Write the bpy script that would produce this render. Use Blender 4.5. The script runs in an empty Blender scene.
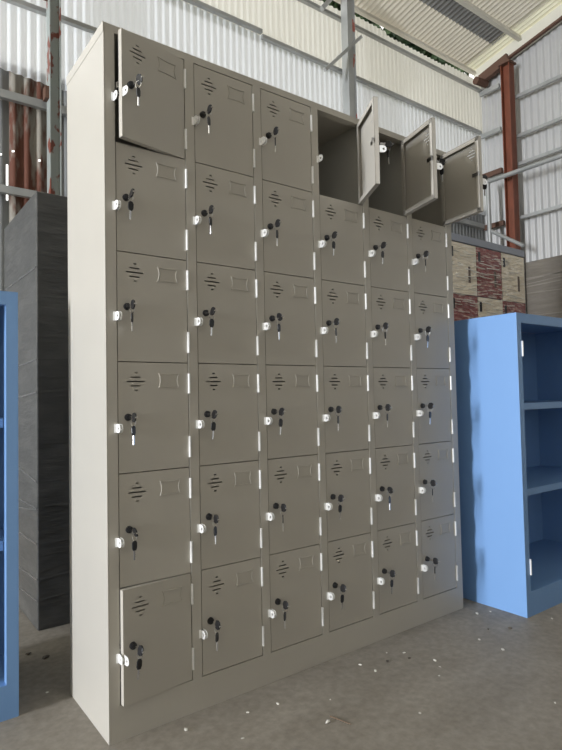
import bpy, bmesh, math, random
from mathutils import Matrix, Vector
PI = math.pi
S = bpy.context.scene
COL = S.collection

# ------------------------------------------------------------------ helpers
class MB:
    """collects shapes and links them as one mesh object"""
    def __init__(self):
        self.bm = bmesh.new()
    def box(self, x0, x1, y0, y1, z0, z1, rot=None, about=None):
        ret = bmesh.ops.create_cube(self.bm, size=1.0)
        for v in ret['verts']:
            v.co = Vector(((x0+x1)/2+v.co.x*(x1-x0), (y0+y1)/2+v.co.y*(y1-y0), (z0+z1)/2+v.co.z*(z1-z0)))
            if rot:
                v.co = rot @ (v.co-about) + about
        return self
    def cyl(self, p0, p1, r, seg=14, r2=None):
        p0 = Vector(p0); p1 = Vector(p1); d = p1-p0
        M = Matrix.Translation((p0+p1)/2) @ d.to_track_quat('Z', 'Y').to_matrix().to_4x4()
        bmesh.ops.create_cone(self.bm, cap_ends=True, segments=seg, radius1=r, radius2=r if r2 is None else r2,
                              depth=d.length, matrix=M)
        return self
    def bar(self, p0, p1, w, h, up=(0, 0, 1)):
        """rectangular bar from p0 to p1"""
        p0 = Vector(p0); p1 = Vector(p1); d = (p1-p0).normalized(); up = Vector(up)
        s = d.cross(up).normalized(); u = s.cross(d).normalized()
        vs = []
        for p in (p0, p1):
            for a, b in ((-1, -1), (1, -1), (1, 1), (-1, 1)):
                vs.append(self.bm.verts.new(p + s*a*w/2 + u*b*h/2))
        for f in ((0, 1, 2, 3), (7, 6, 5, 4), (0, 4, 5, 1), (1, 5, 6, 2), (2, 6, 7, 3), (3, 7, 4, 0)):
            self.bm.faces.new([vs[i] for i in f])
        return self
    def prism(self, pts, axis, a, b, hole=None):
        """outline pts (2D) extruded along axis from a to b; optional hole with the same point count"""
        def P(p, t):
            return {'x': (t, p[0], p[1]), 'y': (p[0], t, p[1]), 'z': (p[0], p[1], t)}[axis]
        n = len(pts)
        A = [self.bm.verts.new(P(p, a)) for p in pts]; B = [self.bm.verts.new(P(p, b)) for p in pts]
        for i in range(n):
            j = (i+1) % n
            self.bm.faces.new((A[i], A[j], B[j], B[i]))
        if hole:
            HA = [self.bm.verts.new(P(p, a)) for p in hole]; HB = [self.bm.verts.new(P(p, b)) for p in hole]
            for i in range(n):
                j = (i+1) % n
                self.bm.faces.new((HA[j], HA[i], HB[i], HB[j]))
                self.bm.faces.new((A[j], A[i], HA[i], HA[j])); self.bm.faces.new((B[i], B[j], HB[j], HB[i]))
        else:
            self.bm.faces.new(A[::-1]); self.bm.faces.new(B)
        return self
    def torus(self, c, R, r, normal, seg=16, s2=6):
        q = Vector(normal).to_track_quat('Z', 'Y'); c = Vector(c); rings = []
        for i in range(seg):
            a = 2*PI*i/seg
            rings.append([self.bm.verts.new(c + q @ Vector(((R+r*math.cos(2*PI*j/s2))*math.cos(a),
                          (R+r*math.cos(2*PI*j/s2))*math.sin(a), r*math.sin(2*PI*j/s2)))) for j in range(s2)])
        for i in range(seg):
            for j in range(s2):
                self.bm.faces.new((rings[i][j], rings[(i+1) % seg][j], rings[(i+1) % seg][(j+1) % s2], rings[i][(j+1) % s2]))
        return self
    def build(self, name, m, parent=None, loc=(0, 0, 0), bevel=0, smooth=False):
        bmesh.ops.recalc_face_normals(self.bm, faces=self.bm.faces[:])
        me = bpy.data.meshes.new(name); self.bm.to_mesh(me); self.bm.free()
        o = bpy.data.objects.new(name, me); COL.objects.link(o); o.location = loc
        me.materials.append(m)
        if parent: o.parent = parent
        if smooth:
            for p in me.polygons: p.use_smooth = True
        if bevel:
            b = o.modifiers.new('bevel', 'BEVEL'); b.width = bevel; b.segments = 2; b.limit_method = 'ANGLE'; b.angle_limit = 0.7
        return o

def empty(name, loc=(0, 0, 0), parent=None):
    o = bpy.data.objects.new(name, None); o.empty_display_size = .1; COL.objects.link(o); o.location = loc
    if parent: o.parent = parent
    return o
def tag(o, label, cat, group=None):
    o['label'] = label; o['category'] = cat
    if group: o['group'] = group
    return o
def struct(o):
    o['kind'] = 'structure'; return o
def copy_tree(o, parent=None):
    c = o.copy(); COL.objects.link(c); c.parent = parent
    for ch in list(kids.get(o.name, [])): copy_tree(ch, c)
    return c
kids = {}
def index_kids():
    kids.clear()
    for o in S.objects:
        if o.parent: kids.setdefault(o.parent.name, []).append(o)

# ------------------------------------------------------------------ materials
def mat(name, rgb, rough=.5, metal=0, spec=.5, noise=None, bump=None, coat=0, trans=0, alpha=1):
    """noise=(scale, rgb2, lo, hi, stretch)  bump=(scale, strength, dist, stretch)"""
    m = bpy.data.materials.new(name); m.use_nodes = True; nt = m.node_tree; N = nt.nodes; L = nt.links
    b = N['Principled BSDF']
    b.inputs['Base Color'].default_value = (*rgb, 1); b.inputs['Roughness'].default_value = rough
    b.inputs['Metallic'].default_value = metal; b.inputs['Specular IOR Level'].default_value = spec
    b.inputs['Coat Weight'].default_value = coat; b.inputs['Coat Roughness'].default_value = .08
    tc = N.new('ShaderNodeTexCoord')
    def nz(scale, stretch, detail=5):
        mp = N.new('ShaderNodeMapping'); mp.inputs['Scale'].default_value = stretch or (1, 1, 1)
        L.new(tc.outputs['Object'], mp.inputs[0])
        n = N.new('ShaderNodeTexNoise'); n.inputs['Scale'].default_value = scale; n.inputs['Detail'].default_value = detail
        L.new(mp.outputs[0], n.inputs['Vector']); return n
    if noise:
        sc, rgb2, lo, hi, st = noise
        n = nz(sc, st); r = N.new('ShaderNodeValToRGB')
        r.color_ramp.elements[0].position = lo; r.color_ramp.elements[1].position = hi
        r.color_ramp.elements[0].color = (*rgb, 1); r.color_ramp.elements[1].color = (*rgb2, 1)
        L.new(n.outputs['Fac'], r.inputs[0]); L.new(r.outputs[0], b.inputs['Base Color'])
    if bump:
        sc, stg, dist, st = bump
        n = nz(sc, st); bp = N.new('ShaderNodeBump'); bp.inputs['Strength'].default_value = stg; bp.inputs['Distance'].default_value = dist
        L.new(n.outputs['Fac'], bp.inputs['Height']); L.new(bp.outputs[0], b.inputs['Normal'])
        if coat: L.new(bp.outputs[0], b.inputs['Coat Normal'])
    if trans:
        t = N.new('ShaderNodeBsdfTranslucent'); t.inputs['Color'].default_value = (*rgb, 1)
        mx = N.new('ShaderNodeMixShader'); mx.inputs[0].default_value = trans
        L.new(b.outputs[0], mx.inputs[1]); L.new(t.outputs[0], mx.inputs[2]); L.new(mx.outputs[0], N['Material Output'].inputs[0])
    return m

M = {}
M['paint'] = mat('beige_grey_powder_coat', (.465, .44, .385), .34, noise=(2.5, (.435, .41, .36), .35, .7, None), bump=(6, .06, .004, None))
M['paint_in'] = mat('beige_grey_inner_paint', (.42, .41, .37), .45)
M['plated'] = mat('zinc_plated_steel', (.90, .90, .88), .35, .05)
M['hinge'] = mat('bright_hinge_steel', (.88, .88, .86), .3, .2)
M['black'] = mat('black_plastic', (.012, .012, .013), .35)
M['chrome'] = mat('chrome', (.75, .75, .75), .18, 1)
M['dark'] = mat('dark_rubber', (.02, .02, .02), .7)
M['blue'] = mat('light_blue_enamel', (.165, .315, .58), .36, noise=(3, (.18, .33, .60), .3, .7, (1, 1, .3)), bump=(5, .08, .005, None))
M['blue_pad'] = M['blue']
M['wrapgrey'] = mat('stretch_film_over_dark_grey', (.062, .062, .060), .32, coat=.4, noise=(5, (.095, .095, .09), .45, .75, (1, 1, 3)), bump=(7, .5, .012, (1, 1, 5)))
M['wrapbrown'] = mat('stretch_film_over_brown_grey', (.10, .088, .07), .4, coat=.25, noise=(6, (.145, .128, .105), .45, .8, (1, 1, 7)), bump=(7, .6, .012, (1, .8, 8)))
M['wrapwhite'] = mat('film_over_cream_enamel', (.80, .71, .55), .3, coat=.7, noise=(11, (.88, .84, .74), .5, .7, (1, 1, 5)), bump=(13, 1, .03, (1, 1, 4)))  # lifted cream and pale noise streaks carry the film glare as colour
M['wrapred'] = mat('film_over_red_enamel', (.24, .05, .045), .3, coat=.7, noise=(11, (.72, .55, .46), .50, .68, (1, 1, 5)), bump=(13, 1, .03, (1, 1, 4)))  # pale noise over the red is film glare put into the colour
M['greytop'] = mat('pale_grey_steel', (.26, .28, .33), .4)
M['wallcream'] = mat('cream_wall_sheet', (.81, .805, .74), .5, noise=(1.5, (.78, .77, .69), .4, .7, (1, 1, .2)), trans=.45)
M['wallwhite'] = mat('white_wall_sheet', (.80, .83, .85), .5, noise=(1.5, (.75, .78, .80), .4, .7, (1, 1, .2)), trans=.38)
M['wallgrey'] = mat('weathered_grey_sheet', (.27, .28, .28), .45, .2, noise=(3, (.16, .16, .15), .4, .7, (2, 1, .2)))
M['wallrust'] = mat('rusted_sheet', (.115, .038, .02), .75, noise=(1, (.27, .25, .21), .47, .60, (16, 1, 3.2)), bump=(30, .3, .003, None))
M['wallzinc'] = mat('galvanised_wall_sheet', (.50, .50, .49), .4, .15, noise=(.6, (.46, .46, .45), .4, .6, None))
M['roof'] = mat('cream_roof_sheet', (.72, .68, .58), .5, noise=(2, (.66, .62, .53), .4, .7, None), trans=.10)
M['roofdark'] = mat('aged_dark_roof_sheet', (.20, .20, .20), .5, noise=(2, (.27, .27, .26), .4, .7, None))
M['rooflight'] = mat('translucent_yellow_roof_sheet', (.80, .78, .62), .5, trans=.18)
M['steel'] = mat('galvanised_channel', (.42, .43, .42), .42, .4, noise=(4, (.34, .35, .34), .4, .7, None))
M['steelrust'] = mat('grey_green_column_with_rust', (.32, .35, .33), .5, .2, noise=(1, (.20, .06, .04), .56, .60, (9, 9, 6)))
M['steelred'] = mat('white_column_with_red_primer', (.42, .44, .45), .5, .1, noise=(1, (.45, .14, .11), .54, .60, (9, 9, 6)))
M['orange'] = mat('red_oxide_primer', (.20, .058, .028), .6, noise=(4, (.14, .042, .02), .4, .7, (3, 3, 1)))
M['rustbeam'] = mat('brown_rusted_steel', (.11, .055, .035), .7)
M['cream'] = mat('cream_painted_steel', (.66, .64, .56), .5)
M['foliage'] = mat('dark_green_leaves', (.02, .05, .02), .7, noise=(2, (.05, .09, .03), .4, .7, None))
M['bark'] = mat('bark', (.08, .06, .04), .9)
M['inner'] = mat('dull_grey_wall', (.30, .29, .27), .7)
M['chip'] = mat('pale_plaster', (.62, .60, .55), .8)
M['chipdark'] = mat('dark_grit', (.10, .085, .07), .8)
M['vent'] = mat('dim_vent', (.12, .09, .07), .6)
M['twig'] = mat('twig', (.16, .11, .07), .8)
M['outside'] = mat('bare_earth', (.20, .18, .14), .9)

# concrete floor
m = bpy.data.materials.new('worn_concrete'); m.use_nodes = True; nt = m.node_tree; N = nt.nodes; L = nt.links; b = N['Principled BSDF']
tc = N.new('ShaderNodeTexCoord')
def tn(sc, det, rough=.6, st=None):
    n = N.new('ShaderNodeTexNoise'); n.inputs['Scale'].default_value = sc; n.inputs['Detail'].default_value = det; n.inputs['Roughness'].default_value = rough
    if st:
        mp = N.new('ShaderNodeMapping'); mp.inputs['Scale'].default_value = st; mp.inputs['Rotation'].default_value = (0, 0, .5)
        L.new(tc.outputs['Object'], mp.inputs[0]); L.new(mp.outputs[0], n.inputs['Vector'])
    else: L.new(tc.outputs['Object'], n.inputs['Vector'])
    return n
n1 = tn(2.6, 8, .62, (1, 2, 1)); r1 = N.new('ShaderNodeValToRGB')
e = r1.color_ramp.elements; e[0].position = .3; e[0].color = (.235, .212, .178, 1); e[1].position = .75; e[1].color = (.325, .297, .255, 1)
L.new(n1.outputs['Fac'], r1.inputs[0])
n2 = tn(38, 4); r2 = N.new('ShaderNodeValToRGB'); e = r2.color_ramp.elements; e[0].position = .35; e[0].color = (.85, .85, .85, 1); e[1].position = .65; e[1].color = (1.08, 1.08, 1.08, 1)
L.new(n2.outputs['Fac'], r2.inputs[0])
mx = N.new('ShaderNodeMix'); mx.data_type = 'RGBA'; mx.blend_type = 'MULTIPLY'; mx.inputs[0].default_value = 1
L.new(r1.outputs[0], mx.inputs[6]); L.new(r2.outputs[0], mx.inputs[7]); L.new(mx.outputs[2], b.inputs['Base Color'])
b.inputs['Roughness'].default_value = .62; b.inputs['Specular IOR Level'].default_value = .35
bp = N.new('ShaderNodeBump'); bp.inputs['Strength'].default_value = .25; bp.inputs['Distance'].default_value = .004
n3 = tn(14, 9, .7); L.new(n3.outputs['Fac'], bp.inputs['Height']); L.new(bp.outputs[0], b.inputs['Normal'])
M['floor'] = m

# ------------------------------------------------------------------ the hall
XR, YB, XL, YF = 6.95, 3.35, -14.0, -8.0
ZE, SL = 5.83, 0.20
def roofz(y): return ZE + SL*(YB-y)
struct(MB().box(XL-.2, XR+.2, YF-.2, YB+.2, -.12, 0).build('floor', M['floor']))
struct(MB().box(-40, 40, 4.2, 40, -.3, -.15).build('ground', M['outside']))

def sheet(name, m, a0, a1, place, lo, hi, pitch=.076, amp=.009, holes=(), jag=0, seed=1, per=6):
    """corrugated sheet: a runs across the waves, lo/hi along them. place(a, t, d) -> point"""
    rnd = random.Random(seed); bm = bmesh.new(); n = max(2, int((a1-a0)/pitch*per)); T = 1 if not holes else 250
    rows = []
    for i in range(n+1):
        a = a0+(a1-a0)*i/n; d = amp*math.sin(2*PI*a/pitch)
        rows.append([bm.verts.new(place(a, lo(a)+(hi(a)-lo(a))*k/T, d)) for k in range(T+1)])
    for i in range(n):
        a = a0+(a1-a0)*(i+.5)/n
        for k in range(T):
            z = lo(a)+(hi(a)-lo(a))*(k+.5)/T
            if any(abs(a-h[0]) < h[2]*(1 if len(h) < 5 else (1-(z-h[1]+h[3])/(2*h[3]))) and abs(z-h[1]) < h[3] for h in holes): continue
            bm.faces.new((rows[i][k], rows[i+1][k], rows[i+1][k+1], rows[i][k+1]))
    me = bpy.data.meshes.new(name); bm.to_mesh(me); bm.free(); me.materials.append(m)
    for p in me.polygons: p.use_smooth = True
    o = bpy.data.objects.new(name, me); COL.objects.link(o); return o
cst = lambda v: (lambda a: v)
back = lambda y: (lambda a, t, d: (a, y+d, t))
def course(a):   # rail B steps down where the sheets lap
    return 4.80
wb = empty('wall_back', (0, 0, 0)); struct(wb)
def wpart(o, par):
    o.parent = par; return o
# three courses: cream top, white middle, old grey and rusty bottom
wpart(sheet('cream_sheeting', M['wallcream'], -3, XR+.10, back(YB+.03), cst(4.78), lambda a: 5.625+(.04 if math.sin(a*3.1) > .3 else 0)), wb)
wpart(sheet('white_sheeting', M['wallwhite'], -3, XR+.10, back(YB+.012), lambda a: 3.63-.03*max(0, min(1, (a-.3)*2)), cst(4.86)), wb)
H = [(.455, 2.985, .008, .012), (.375, 2.935, .008, .006), (.662, 2.955, .008, .012), (.425, 2.72, .011, .15)]
wpart(sheet('grey_sheeting', M['wallgrey'], -3, .445, back(YB+.058), cst(0), cst(3.7), holes=H, pitch=.10, amp=.01), wb)
wpart(sheet('rusty_sheeting', M['wallrust'], .435, .74, back(YB+.05), cst(0), cst(3.7), holes=H, pitch=.10, amp=.016), wb)
wpart(sheet('weathered_sheeting', M['wallgrey'], .745, XR+.10, back(YB+.05), cst(0), cst(3.7)), wb)
wpart(sheet('cream_sheeting', M['wallcream'], XL, -3, back(YB+.02), cst(0), cst(5.62)), wb)
right = lambda x: (lambda a, t, d: (x+d, a, t))
wr = sheet('wall_right', M['wallzinc'], YF, YB+.06, right(XR+.10), cst(0), lambda a: roofz(a)-.02, pitch=.10, amp=.013); struct(wr)
struct(MB().box(XL, XR+.1, YF-.1, YF, 0, roofz(YF)).build('wall_front', M['inner']))
# left wall with the tall doorway that lets the daylight in
wl = MB(); wl.box(XL-.1, XL, YF, -1.2, 0, 8.1); wl.box(XL-.1, XL, .3, YB+.06, 0, 6.6); wl.box(XL-.1, XL, -1.2, .3, 4.8, 6.6)
struct(wl.build('wall_left', M['inner']))
# roof courses; waves run up the slope
ro = empty('ceiling'); struct(ro)
rp = lambda a, t, d: (a, t, roofz(t)+d+.03)
bands = [(2.98, 3.46, 'roof'), (2.76, 2.98, 'roofdark'), (2.12, 2.76, 'roof'), (1.92, 2.12, 'roofdark'), (1.2, 1.92, 'roof')]
for y0, y1, k in bands:
    wpart(sheet('aged_sheeting' if k == 'roofdark' else 'roof_sheeting', M[k], -1, 6.745, rp, cst(y0), cst(y1)), ro)
wpart(sheet('translucent_sheeting', M['rooflight'], 6.70, XR+.11, rp, cst(1.2), cst(3.46)), ro)
wpart(sheet('roof_sheeting', M['roof'], -1, XR+.11, rp, cst(YF), cst(1.195), per=4), ro)
wpart(sheet('roof_sheeting', M['roof'], XL, -1.01, rp, cst(YF), cst(3.46), per=3), ro)

# girts on the back wall (steel channels), purlins under the roof
k = 1
def trim(name_mb, m):
    global k
    o = name_mb.build('trim_%d' % k, m); k += 1; return struct(o)
def girt(x0, x1, z, y=YB-.03, h=.034, m='steel'):
    g = MB(); g.box(x0, x1, y-.02, y+.02, z-h/2, z+h/2); g.box(x0, x1, y-.022, y+.022, z-h/2-.006, z-h/2); return trim(g, M[m])
girt(-3, 6.95, 5.465)
girt(-3, 2.92, 4.87); girt(2.92, 6.9, 4.82)
girt(-3, 1.9, 4.20, h=.034)
girt(-3, 6.9, 3.40, h=.06, m='steel'); girt(-3, 1.9, 2.63, h=.055)
girt(1.9, 6.9, 3.34-.35, h=.05)
def purlin(y, m='cream', h=.09):
    z = roofz(y)-.01
    g = MB(); g.box(-2, XR+.06, y-.02, y+.02, z-h, z-.01); g.box(-2, XR+.06, y-.03, y+.03, z-h-.006, z-h); return trim(g, M[m])
purlin(3.40, 'cream', .05); purlin(2.66, 'cream', .06); purlin(1.85, 'cream', .06); purlin(1.05, 'cream', .06)
# girts on the right wall, two bays
for z in (5.40, 4.76): trim(MB().box(XR-.05, XR-.01, 3.0, 3.32, z-.03, z+.03), M['steel'])
for z in (4.15, 3.38): trim(MB().box(XR-.06, XR-.01, 3.0, 3.32, z-.035, z+.035), M['rustbeam'])
for z in (5.115, 4.55, 4.15, 3.387): trim(MB().box(XR-.05, XR-.01, -6, 2.84, z-.022, z+.022), M['steel'])
# rafter along the right wall
trim(MB().bar((XR-.03, 3.30, roofz(3.3)-.22), (XR-.03, 2.84, roofz(2.84)-.20), .08, .13), M['rustbeam'])
trim(MB().bar((XR+.03, 3.42, roofz(3.42)-.09), (XR+.03, YF+.1, roofz(YF+.1)-.09), .10, .17), M['cream'])
trim(MB().bar((XR-.02, 2.84, roofz(2.84)-.195), (XR-.02, YF+.1, roofz(YF+.1)-.195), .05, .03), M['rustbeam'])

# columns ----------------------------------------------------------------
def ibeam(x, y, z0, z1, w, d, t=.008, axis='y'):
    g = MB()
    if axis == 'y':
        g.box(x-w/2, x+w/2, y-d/2, y-d/2+t, z0, z1); g.box(x-w/2, x+w/2, y+d/2-t, y+d/2, z0, z1); g.box(x-t/2, x+t/2, y-d/2, y+d/2, z0, z1)
    else:
        g.box(x-w/2, x-w/2+t, y-d/2, y+d/2, z0, z1); g.box(x+w/2-t, x+w/2, y-d/2, y+d/2, z0, z1); g.box(x-w/2, x+w/2, y-t/2, y+t/2, z0, z1)
    return g
c1 = empty('steel_column', (.735, 3.21, 0))
tag(c1, 'grey steel channel column with rust stains beside the rusty wall sheets', 'column')
g = MB(); g.box(-.045, -.037, -.05, .05, 0, 5.7); g.box(.037, .045, -.05, .05, 0, 5.7); g.box(-.04, .04, -.008, 0, 0, 5.7)
g.build('channel', M['steelrust'], c1)
MB().box(-.07, .07, -.065, .06, 0, .012).build('base_plate', M['steelrust'], c1)
g = MB(); g.box(-.075, -.045, -.03, .05, 3.40, 3.50); g.build('cleat', M['rustbeam'], c1)
MB().prism([(-.16, 4.22), (-.05, 4.22), (-.05, 4.50), (-.07, 4.50)], 'y', -.01, -.002).build('gusset', M['rustbeam'], c1)
c2 = empty('steel_column', (4.11, 3.22, 0))
tag(c2, 'pale steel column with red primer blotches rising above the locker bank', 'column')
g = MB(); g.box(-.06, .015, -.06, .05, 0, 5.75); g.build('shaft', M['steel'], c2)
g = MB(); g.box(.015, .065, -.055, .045, 0, 5.75); g.build('flange', M['steelred'], c2)
MB().box(-.09, .09, -.09, .08, 0, .012).build('base_plate', M['steel'], c2)
c3 = empty('steel_column', (6.80, 2.80, 0))
tag(c3, 'red oxide primed column against the corrugated right wall', 'column')
ibeam(0, 0, 0, 5.56, .13, .13, .01, 'y').build('shaft', M['orange'], c3)
MB().box(-.09, .09, -.09, .09, 5.56, 5.585).build('cap_plate', M['rustbeam'], c3)
MB().box(-.1, .1, -.1, .1, 0, .014).build('base_plate', M['orange'], c3)
# rusty block end at the eave corner
g = MB().cyl((6.76, 3.28, 5.555), (6.99, 3.26, 5.565), .055, 12)
tag(g.build('beam_stub', M['rustbeam']), 'rusty round beam end tucked under the roof corner', 'beam')
# brace bars
o = MB().bar((3.65, 3.13, 4.60), (4.236, 3.13, 5.20), .035, .035).build('brace_bar', M['steel'])
tag(o, 'short diagonal grey bar crossing the pale column above the open lockers', 'brace')
o = MB().bar((3.74, 3.26, 5.42), (4.0, 3.22, 5.74), .05, .05).build('brace_bar', M['steel'])
tag(o, 'diagonal brace going up to the roof just left of the pale column', 'brace')
# pipe frame before the right wall
pf = empty('pipe_frame', (6.62, 3.05, 0)); tag(pf, 'grey pipe frame with sloping brace standing in front of the right wall', 'frame')
MB().cyl((0, 0, 0), (0, 0, 3.93), .03, 14).build('post', M['steel'], pf, smooth=False)
MB().cyl((0, .05, 3.93), (0, -7.2, 3.93), .032, 14).build('rail', M['steel'], pf)
MB().cyl((0, -7.1, 0), (0, -7.1, 3.93), .03, 14).build('post', M['steel'], pf)
MB().cyl((0, -.02, 3.22), (0, -.50, 2.90), .025, 12).build('brace', M['steel'], pf)

# trees outside, seen through the gap under the roof --------------------------
def tree(x, y, h, r, seed, label):
    rnd = random.Random(seed); t = empty('tree', (x, y, -.15))
    tag(t, label, 'tree', 'trees beyond the back wall')
    g = MB(); g.cyl((0, 0, 0), (0, 0, h*.55), .16, 10, .09)
    for i in range(5):
        a = i*1.26; g.cyl((0, 0, h*(.35+.04*i)), (math.cos(a)*r*.6, math.sin(a)*r*.6, h*(.6+.05*i)), .06, 7, .02)
    g.build('trunk', M['bark'], t)
    bm = bmesh.new()
    blobs = [(rnd.uniform(-.5, .5)*r, rnd.uniform(-.4, .4)*r, h*rnd.uniform(.62, .95), r*rnd.uniform(.5, .7)) for _ in range(14)]
    for _ in range(11000):
        bx, by, bz, br = rnd.choice(blobs)
        d = Vector((rnd.gauss(0, 1), rnd.gauss(0, 1), rnd.gauss(0, 1))).normalized()*br*rnd.uniform(.6, 1)
        c = Vector((bx, by, bz))+d; q = Vector((rnd.gauss(0, 1), rnd.gauss(0, 1), rnd.gauss(0, 1))).normalized()
        s = q.orthogonal().normalized(); u = q.cross(s); L_ = rnd.uniform(.09, .15); W_ = L_*.45
        bm.faces.new([bm.verts.new(c+s*L_), bm.verts.new(c+u*W_), bm.verts.new(c-s*L_), bm.verts.new(c-u*W_)])
    me = bpy.data.meshes.new('foliage'); bm.to_mesh(me); bm.free(); me.materials.append(M['foliage'])
    f = bpy.data.objects.new('foliage', me); COL.objects.link(f); f.parent = t
for i, (x, y, h, r) in enumerate([(6.4, 6.3, 10.4, 1.4), (9.7, 6.3, 10.2, 1.4), (13.0, 6.4, 10.3, 1.4)]):
    tree(x, y, h, r, 10+i, 'dark green tree seen through the slot between wall top and roof')

# ------------------------------------------------------------------ locker bank
LW, LD, LH = 1.5716, .347, 2.0111
DX0, DW, PX = .0339, .2205, .255       # first door edge, door width, pitch
ZT, DZ = 1.9864, .315                   # top of the doors, row pitch
P = M['paint']
lk = empty('locker_bank')
tag(lk, 'tall beige grey steel locker bank of thirty six compartments, four top doors open', 'locker')
T = .0012
g = MB()                                # outer shell
def shellpanel(name, *b):
    return MB().box(*b).build(name, P, lk, bevel=.0015)
shellpanel('side_panel', 0, .004, 0, LD, 0, LH)
shellpanel('side_panel', LW-.004, LW, 0, LD, 0, LH)
shellpanel('back_panel', .004, LW-.004, LD-.004, LD, 0, LH-.004)
shellpanel('top_panel', .004, LW-.004, .0, LD-.004, LH-.004, LH)
zb = ZT-6*DZ
MB().box(-.0012, 0, -.0008, LD, LH-.030, LH+.0004).build('top_lip', P, lk, bevel=.0004)
# front frame: posts, top rail, plinth
xs = [(.004, DX0-.0015)] + [(DX0+DW+PX*i+.0015, DX0+PX*(i+1)-.0015) for i in range(5)] + [(DX0+DW+PX*5+.0015, LW-.004)]
for i, (a, c) in enumerate(xs):
    g = MB(); g.box(a, c, 0, .002, 0 if False else zb-.001, ZT+.001)
    g.box(a, a+.002, .002, .024, zb, ZT); g.box(c-.002, c, .002, .024, zb, ZT)
    g.build('post', P, lk)
g = MB(); g.box(.004, LW-.004, 0, .002, ZT+.001, LH-.004); g.box(.004, LW-.004, .002, .03, ZT+.001, ZT+.003)
g.build('top_rail', P, lk)
g = MB(); g.box(.004, LW-.004, 0, .002, 0, zb-.001); g.box(.004, LW-.004, .002, .03, zb-.003, zb-.001)
g.build('plinth', P, lk)
for i in range(5):
    xm = DX0+DW+PX*i+.01725
    MB().box(xm-.001, xm+.001, .024, LD-.005, zb, ZT+.02).build('divider', M['paint_in'], lk)
for i in range(6):
    x0 = .005 if i == 0 else DX0+DW+PX*(i-1)+.0185
    x1 = LW-.005 if i == 5 else DX0+DW+PX*i+.016
    for j in range(7):
        z = ZT-DZ*j - (.003 if j < 6 else 0)
        if j == 0: continue
        s = MB(); s.box(x0, x1, .026, LD-.005, z-.002, z)
        s.box(x0+.03, x1-.03, .022, .024, z-.016, z)
        s.build('shelf', M['paint_in'], lk)

def hasp_outline(y_in, y_out, z, r=.012):
    """lug plate seen from the side: rounded free end"""
    pts = [(y_in, z-r), (y_in, z+r)]
    cy = y_out+r
    for q in range(9):
        a = PI/2+PI*q/8; pts.append((cy+r*math.cos(a), z+r*math.sin(a)))
    return pts, [(cy+.0035*math.cos(PI*.8+2*PI*i/len(pts)*-1), z+.0035*math.sin(PI*.8-2*PI*i/len(pts))) for i in range(len(pts))]
def lug(x, z, yb=0.0):
    g = MB(); n = 18; r = .0125; cy = yb-.014
    out = []; hol = []
    for i in range(n):
        a = 2*PI*i/n; c, s = math.cos(a), math.sin(a)
        if c > 0: out.append((yb-.0005, r*s+z))
        else: out.append((cy+r*c*1.0, z+r*s))
        hol.append((cy-.002+.0042*c, z+.0042*s))
    # keep corner points of the straight part apart
    g.prism(out, 'x', x-.001, x+.001, hole=hol)
    return g

def door_mesh():
    """folded steel pan hinged at local x=0; spans x -DW..0, z -DZ..0; front at y=.001"""
    w0, w1, h0, h1 = -DW+.0012, -.0012, -DZ+.0015, -.0012; y = .0012; t = .0014
    slots = [(.050, .059, -.0310), (.038, .068, -.0435), (.027, .080, -.0560), (.038, .068, -.0685), (.050, .059, -.0810)]
    R = [(-DW+a, -DW+b, z-.0019, z+.0019) for a, b, z in slots]
    X = sorted({w0, w1, *[r[0] for r in R], *[r[1] for r in R]}); Z = sorted({h0, h1, *[r[2] for r in R], *[r[3] for r in R]})
    bm = bmesh.new(); V = {}
    def v(x, yy, z):
        kk = (round(x, 5), round(yy, 5), round(z, 5))
        if kk not in V: V[kk] = bm.verts.new((x, yy, z))
        return V[kk]
    ins = lambda a, b: any(r[0] < a < r[1] and r[2] < b < r[3] for r in R)
    for i in range(len(X)-1):
        for j in range(len(Z)-1):
            if ins((X[i]+X[i+1])/2, (Z[j]+Z[j+1])/2): continue
            for yy in (y, y+t):
                bm.faces.new((v(X[i], yy, Z[j]), v(X[i+1], yy, Z[j]), v(X[i+1], yy, Z[j+1]), v(X[i], yy, Z[j+1])))
    g = MB(); g.bm.free(); g.bm = bm
    D = .018
    g.box(w0, w0+t, y+.0002, D, h0, h1); g.box(w1-t, w1, y+.0002, D, h0, h1); g.box(w0, w1, y+.0002, D, h0, h0+t); g.box(w0, w1, y+.0002, D, h1-t, h1)
    # inward return flanges
    g.box(w0, w0+.018, D-t, D, h0, h1); g.box(w1-.018, w1, D-t, D, h0, h1); g.box(w0, w1, D-t, D, h0, h0+.017); g.box(w0, w1, D-t, D, h1-.017, h1)
    return g
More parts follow.
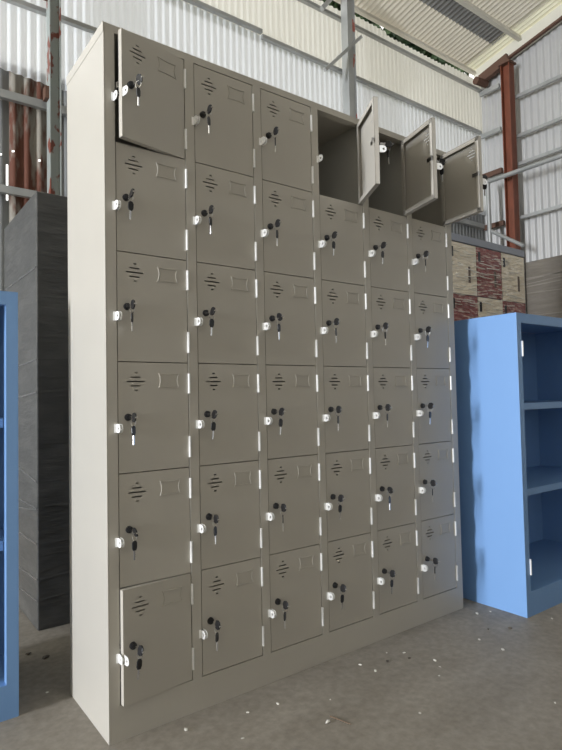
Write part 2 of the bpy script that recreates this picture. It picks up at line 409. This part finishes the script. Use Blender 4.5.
def build_door():
    d = door_mesh().build('door', P, lk)
    # label holder: pressed bow-tie frame
    x0, x1, z0, z1 = -DW+.123, -DW+.190, -.075, -.031; c = .007
    def bow(e):
        X0, X1, Z0, Z1 = x0+e, x1-e, z0+e, z1-e; pts = []
        for q in range(7): f = q/6; pts.append((X0+(X1-X0)*f, Z0+.0022*math.sin(PI*f)))
        for q in range(1, 7): f = q/6; pts.append((X1-c*.75*math.sin(PI*f), Z0+(Z1-Z0)*f))
        for q in range(1, 7): f = q/6; pts.append((X1-(X1-X0)*f, Z1-.0022*math.sin(PI*f)))
        for q in range(1, 6): f = q/6; pts.append((X0+c*.75*math.sin(PI*f), Z1-(Z1-Z0)*f))
        return pts
    MB().prism(bow(0), 'y', -.0012, .0014, hole=bow(.0028)).build('label_holder', P, d, bevel=.0006)
    # hinges: barrel and leaf
    for za, zc in ((-.092, -.032), (-.284, -.221)):
        g = MB(); g.cyl((0.0005, -.0035, za), (0.0005, -.0035, zc), .0036, 12)
        g.box(-.0012, .0012, -.003, .002, za, zc)
        for q in (1/3, 2/3): g.cyl((0.0005, -.0035, za+(zc-za)*q-.0006), (0.0005, -.0035, za+(zc-za)*q+.0006), .0040, 12)
        g.build('hinge', M['hinge'], d)
    # door lug (pairs with the lug on the post)
    g = lug(-DW+.0035, -.187, .0); g.box(-DW+.0045, -DW+.0065, -.001, .0015, -.199, -.175)
    g.build('hasp_lug', M['plated'], d)
    # cam lock
    lx, lz = -DW+.029, -.157
    g = MB(); g.cyl((lx, .002, lz), (lx, -.006, lz), .0105, 18, .0095); g.cyl((lx, -.006, lz), (lx, -.010, lz), .0075, 16)
    g.build('cam_lock', M['black'], d)
    g = MB(); g.cyl((lx, .003, lz), (lx, .020, lz), .008, 14); g.box(lx-.030, lx+.008, .0185, .0205, lz-.007, lz+.007)
    g.box(lx-.030, lx-.028, .0185, .028, lz-.010, lz+.007)
    g.build('lock_cam', M['chrome'], d)
    return d
def key_variants(d, seed):
    """key in the lock with a second key hanging from its ring"""
    rnd = random.Random(seed); lx, lz = -DW+.029, -.157; tilt = rnd.uniform(-.5, .5)
    def bow(cx, cy, cz, w, h, th, yaw, roll):
        R = Matrix.Rotation(yaw, 3, 'Z') @ Matrix.Rotation(roll, 3, 'Y'); n = 14; out = []
        g = []
        for i in range(n):
            a = 2*PI*i/n; x = math.copysign(abs(math.cos(a))**.6, math.cos(a))*w/2; z = math.copysign(abs(math.sin(a))**.6, math.sin(a))*h/2
            g.append((x, z))
        return R, g
    k1 = MB()      # inserted key: blade along y, bow plane contains y
    k1.box(lx-.0012, lx+.0012, -.034, -.008, lz-.0035, lz+.0035); MB().cyl((lx-.003, -.059, lz), (lx+.003, -.059, lz), .0022, 10).build('key_rivet', M['chrome'], d)
    R = Matrix.Rotation(tilt, 3, 'Y')
    pts = [(y-.011, z*1.1) for y, z in [(-.020, -.004), (-.024, -.011), (-.034, -.0125), (-.043, -.009), (-.046, 0), (-.043, .009), (-.034, .0125), (-.024, .011), (-.020, .004)]]
    tmp = MB(); tmp.prism(pts, 'x', -.0022, .0022)
    base = Vector((lx, 0, lz))
    for v in tmp.bm.verts: v.co = base + R @ v.co
    o = tmp.build('key', M['black'], d, bevel=.001)
    s = k1.build('key_blade', M['chrome'], d)
    # ring and hanging key
    cx, cy, cz = lx-.001, -.040, lz-.008
    MB().torus((cx, cy, cz-.006), .0105, .0009, (1, .25, 0), 16, 6).build('key_ring', M['chrome'], d)
    sw = rnd.uniform(-.35, .35); Rh = Matrix.Rotation(rnd.uniform(-.5, .5)+.5, 3, 'Z') @ Matrix.Rotation(sw*.4, 3, 'Y')
    b2 = MB(); b2.prism([(-.004, 0), (.004, 0), (.0085, -.006), (.0085, -.020), (.005, -.027), (-.005, -.027), (-.0085, -.020), (-.0085, -.006)], 'y', -.0018, .0018)
    hb = Vector((cx, cy, cz-.015))
    for v in b2.bm.verts: v.co = hb + Rh @ v.co
    b2.build('hanging_key', M['black'], d, bevel=.0008)
    b3 = MB(); b3.box(-.0025, .0025, -.0008, .0008, -.053, -.026)
    for i in range(3): b3.box(.0024, .0036, -.0008, .0008, -.034-.006*i, -.031-.006*i)
    for v in b3.bm.verts: v.co = hb + Rh @ v.co
    b3.build('hanging_key_blade', M['chrome'], d)

protos = []
for s in range(4):
    d = build_door(); key_variants(d, s*7+3); protos.append(d)
index_kids()
lugp = lug(0, 0, 0); lugp.box(-.007, -.001, -.0015, -.0002, -.0125, .0125)
lugp = lugp.build('hasp_lug', M['plated'], lk)
OPEN = {(0, 0): 10.5, (0, 5): 5, (3, 0): 61.5, (4, 0): 73, (5, 0): 81}
used = [False]*4; firstlug = True
for i in range(6):
    for j in range(6):
        s = (i*5+j*3+(i*j) % 2) % 4
        if not used[s]: d = protos[s]; used[s] = True
        else: d = copy_tree(protos[s], lk)
        d.location = (DX0+DW+PX*i, 0, ZT-DZ*j); d.rotation_euler = (0, 0, math.radians(OPEN.get((i, j), 0)))
        if firstlug: l = lugp; firstlug = False
        else: l = lugp.copy(); COL.objects.link(l); l.parent = lk
        l.location = (DX0+PX*i-.004, 0, ZT-DZ*j-.187)

# ------------------------------------------------------------------ blue cupboards
def blue_cabinet(x, y, label, hinges=True):
    c = empty('cupboard', (x, y, 0)); tag(c, label, 'cupboard')
    W, D, Hh, B = .90, .42, 1.27, M['blue']
    def p(n, *b, bevel=.0015): return MB().box(*b).build(n, B, c, bevel=bevel)
    p('side_panel', 0, .003, 0, D, 0, Hh); p('side_panel', W-.003, W, 0, D, 0, Hh)
    p('back_panel', .003, W-.003, D-.003, D, 0, Hh-.003); p('top_panel', .003, W-.003, 0, D-.003, Hh-.003, Hh)
    for a, b_ in ((.003, .034), (W-.034, W-.003)):
        g = MB(); g.box(a, b_, 0, .002, .10, Hh-.040); e0 = b_-.002 if a < .5 else a
        g.box(e0, e0+.002, .002, .03, .10, Hh-.04); g.build('stile', B, c)
    g = MB(); g.box(.003, W-.003, 0, .002, Hh-.040, Hh-.003); g.box(.003, W-.003, .002, .03, Hh-.042, Hh-.04); g.build('top_rail', B, c)
    g = MB(); g.box(.003, W-.003, 0, .002, 0, .10); g.box(.003, W-.003, .002, D-.004, .098, .10); g.build('plinth', B, c)
    for z in (.515, .885):
        g = MB(); g.box(.005, W-.005, .035, D-.004, z-.003, z); g.box(.036, W-.036, .033, .035, z-.028, z); g.build('shelf', B, c)
    for xx in (.036, W-.036) if hinges else ():
        for za, zc in ((1.085, 1.15), (.17, .235)):
            MB().cyl((xx, -.002, za), (xx, -.002, zc), .004, 10).build('hinge', M['hinge'], c)
    return c
blue_cabinet(1.673, -.236, 'light blue steel cupboard with two empty shelves right of the locker bank')
blue_cabinet(-.159-.90, .313, 'light blue steel cupboard cut off by the left photo edge', False)

# ------------------------------------------------------------------ wrapped furniture behind
def wrapped(x0, x1, y0, y1, h, m, name, label, cat, ncr=16, seed=1, lid=None):
    """cabinet in stretch film: body plus wrinkled film skin"""
    rnd = random.Random(seed); c = empty(name, (x0, y0, 0)); tag(c, label, cat); W, D = x1-x0, y1-y0
    MB().box(0, W, 0, D, .0, h).build('carcass', m, c, bevel=.006)
    g = MB()
    for i in range(ncr):      # raised film creases wind around two faces
        z = rnd.uniform(.1, h-.05); dz = rnd.uniform(-.12, .12); w = rnd.uniform(.004, .009)
        g.bar((0.004, -.0005, z), (W-.004, -.0005, z+dz), .003, w); g.bar((-.0005, 0.004, z), (-.0005, D-.004, z-dz*.6), .003, w)
    g.build('film_crease', M['film'], c)['kind'] = 'stuff'
    return c
M['film'] = mat('stretch_film_fold', (.10, .10, .097), .25, coat=.6)
wrapped(.045, .95, .939, 1.58, 1.82, M['wrapgrey'], 'wrapped_cabinet', 'tall dark grey cabinet in stretch film behind the left blue cupboard', 'cabinet', 9, 3)
M['film'] = mat('brown_film_fold', (.17, .15, .125), .35, coat=.3)
wrapped(3.462, 4.4, -.45, .742, 1.905, M['wrapbrown'], 'wrapped_cabinet', 'brown grey film-wrapped cabinet behind the right blue cupboard, at photo edge', 'cabinet', 22, 5)

rl = empty('wrapped_locker', (2.24, .73, 0)); tag(rl, 'red and cream locker wrapped in shiny film behind the right blue cupboard', 'locker')
MB().box(0, 1.2, .012, .45, 0, 1.94).build('carcass', M['greytop'], rl, bevel=.003)
MB().box(-.003, 1.203, -.004, .453, 1.94, 1.99).build('top_panel', M['greytop'], rl, bevel=.003)
for i in range(4):
    for j in range(5):
        z1 = 1.935-.345*j; z0 = z1-.340
        m_ = M['wrapwhite'] if (i+j) % 2 == 1 else M['wrapred']
        d = MB().box(.3*i+.004, .3*i+.296, 0, .012, z0, z1).build('door', m_, rl, bevel=.002)
        MB().box(.3*i+.018, .3*i+.036, -.006, 0, z1-.10, z1-.035).build('handle', M['black'], d)
        g = MB(); g.box(.3*i+.20, .3*i+.222, -.003, 0, z1-.26, z1-.15); g.build('vent', M['vent'], d)
M['glarefilm'] = mat('film_fold_painted_glare', (.75, .72, .64), .2, coat=.8)
g = MB(); rnd = random.Random(8)  # fold streaks whose pale colour paints in the film's glare
for i in range(150):
    z = rnd.uniform(1.0, 1.90); xa = rnd.uniform(.1, 1.0); w = rnd.uniform(.03, .16)
    g.bar((xa, -.003, z), (min(1.19, xa+w), -.003, z+rnd.uniform(-.012, .012)), .004, rnd.uniform(.002, .005))
g.build('film_crease', M['glarefilm'], rl)['kind'] = 'stuff'

# ------------------------------------------------------------------ crumbs on the floor
chips = [(.196, -.069, 0, .009), (.481, -.118, 0, .007), (.382, -.102, 0, .006), (.851, -.095, 0, .007), (.94, -.138, 1, .010), (1.039, -.129, 0, .006),
 (1.074, -.238, 0, .008), (.998, -.315, 0, .006), (1.556, -.078, 0, .011), (1.34, -.234, 0, .008), (1.521, -.251, 1, .012), (1.332, -.338, 0, .010),
 (1.742, -.303, 0, .007), (1.051, -.277, 0, .005), (1.13, -.636, 0, .005), (.771, -.423, 0, .006), (1.62, -.10, 0, .006), (1.02, -.17, 1, .008),
 (.86, -.16, 0, .009), (.99, -.09, 0, .005), (1.45, -.20, 1, .007), (.008, .665, 1, .022), (-.038, .734, 1, .016), (-.057, .401, 0, .007), (.30, -.20, 0, .005), (.62, -.20, 0, .004)]
def crumb(x, y, dark, r, seed, label=None, group=True):
    rnd = random.Random(seed); bm = bmesh.new(); bmesh.ops.create_icosphere(bm, subdivisions=1, radius=r)
    for v in bm.verts:
        v.co *= rnd.uniform(.6, 1.15); v.co.x *= 1.5; v.co.z *= .5
    zmin = min(v.co.z for v in bm.verts)
    me = bpy.data.meshes.new('crumb'); bm.to_mesh(me); bm.free(); me.materials.append(M['chipdark'] if dark else M['chip'])
    o = bpy.data.objects.new('grit_crumb' if dark else 'plaster_crumb', me); COL.objects.link(o); o.location = (x, y, -zmin); o.rotation_euler.z = rnd.uniform(0, 6)
    return o
for i, (x, y, dk, r) in enumerate(chips):
    o = crumb(x, y, dk, r*(.55 if r > .015 else .72), i)
    if (x, y) == (1.556, -.078): tag(o, 'largest pale crumb, near the foot of the right blue cupboard', 'debris')
    elif (x, y) == (.008, .665): tag(o, 'flat dark flake on the shaded floor before the wrapped grey cabinet', 'debris')
    elif (x, y) == (-.057, .401): tag(o, 'pale speck on the shaded floor left of the locker bank', 'debris')
    elif (x, y) == (-.038, .734): tag(o, 'small dark flake close to the left blue cupboard', 'debris')
    elif (x, y) == (.196, -.069): tag(o, 'pale crumb under the slightly open bottom locker door', 'debris')
    elif dk: tag(o, 'dark grit crumb on the concrete in front of the lockers', 'debris', 'dark crumbs on the floor')
    else: tag(o, 'small pale crumb scattered on the concrete in front of the lockers', 'debris', 'pale crumbs on the floor')
o = crumb(.532, -.289, 0, .008, 77); tag(o, 'white pebble beside the thin twig on the floor', 'debris')
g = MB().cyl((.556, -.270, .003), (.575, -.340, .003), .0018, 7, .0012)
tag(g.build('twig', M['twig']), 'thin brown twig lying on the concrete floor', 'twig')

# ------------------------------------------------------------------ light
w = bpy.data.worlds.new('World'); S.world = w; w.use_nodes = True
bg = w.node_tree.nodes['Background']; bg.inputs[0].default_value = (1.0, .985, .95, 1); bg.inputs[1].default_value = 2.3
def area(name, loc, rot, sx, sy, energy, color=(1, 1, 1)):
    l = bpy.data.lights.new(name, 'AREA'); l.shape = 'RECTANGLE'; l.size = sx; l.size_y = sy; l.energy = energy; l.color = color
    o = bpy.data.objects.new(name, l); COL.objects.link(o); o.location = loc; o.rotation_euler = rot; return o
# daylight through the doorway in the left wall
area('doorway_daylight', (XL+.05, -.35, 2.45), (0, -PI/2, 0), 4.5, .65, 2800, (.90, .935, 1.0))
# added ambient fill behind the camera; the front wall has no opening
area('front_fill', (-1.0, YF+.1, 2.6), (PI/2, 0, 0), 9.0, 3.6, 34, (1.0, .95, .86))

# ------------------------------------------------------------------ camera
cam = bpy.data.cameras.new('camera'); co = bpy.data.objects.new('camera', cam); COL.objects.link(co)
r_, u_, b_ = (.8013939, -.5977868, -.0204623), (-.0072094, -.0438613, .9990116), (-.5980935, -.8004543, -.0394599)
co.matrix_world = Matrix(((r_[0], u_[0], b_[0], -.5565), (r_[1], u_[1], b_[1], -1.5558), (r_[2], u_[2], b_[2], .9311), (0, 0, 0, 1)))
cam.sensor_fit = 'HORIZONTAL'; cam.sensor_width = 36; cam.lens = 36*570.2/562; cam.clip_start = .05; cam.clip_end = 200
S.camera = co
vs = S.view_settings; vs.view_transform = 'Standard'; vs.look = 'None'; vs.exposure = 0; vs.gamma = 1; vs.use_curve_mapping = False
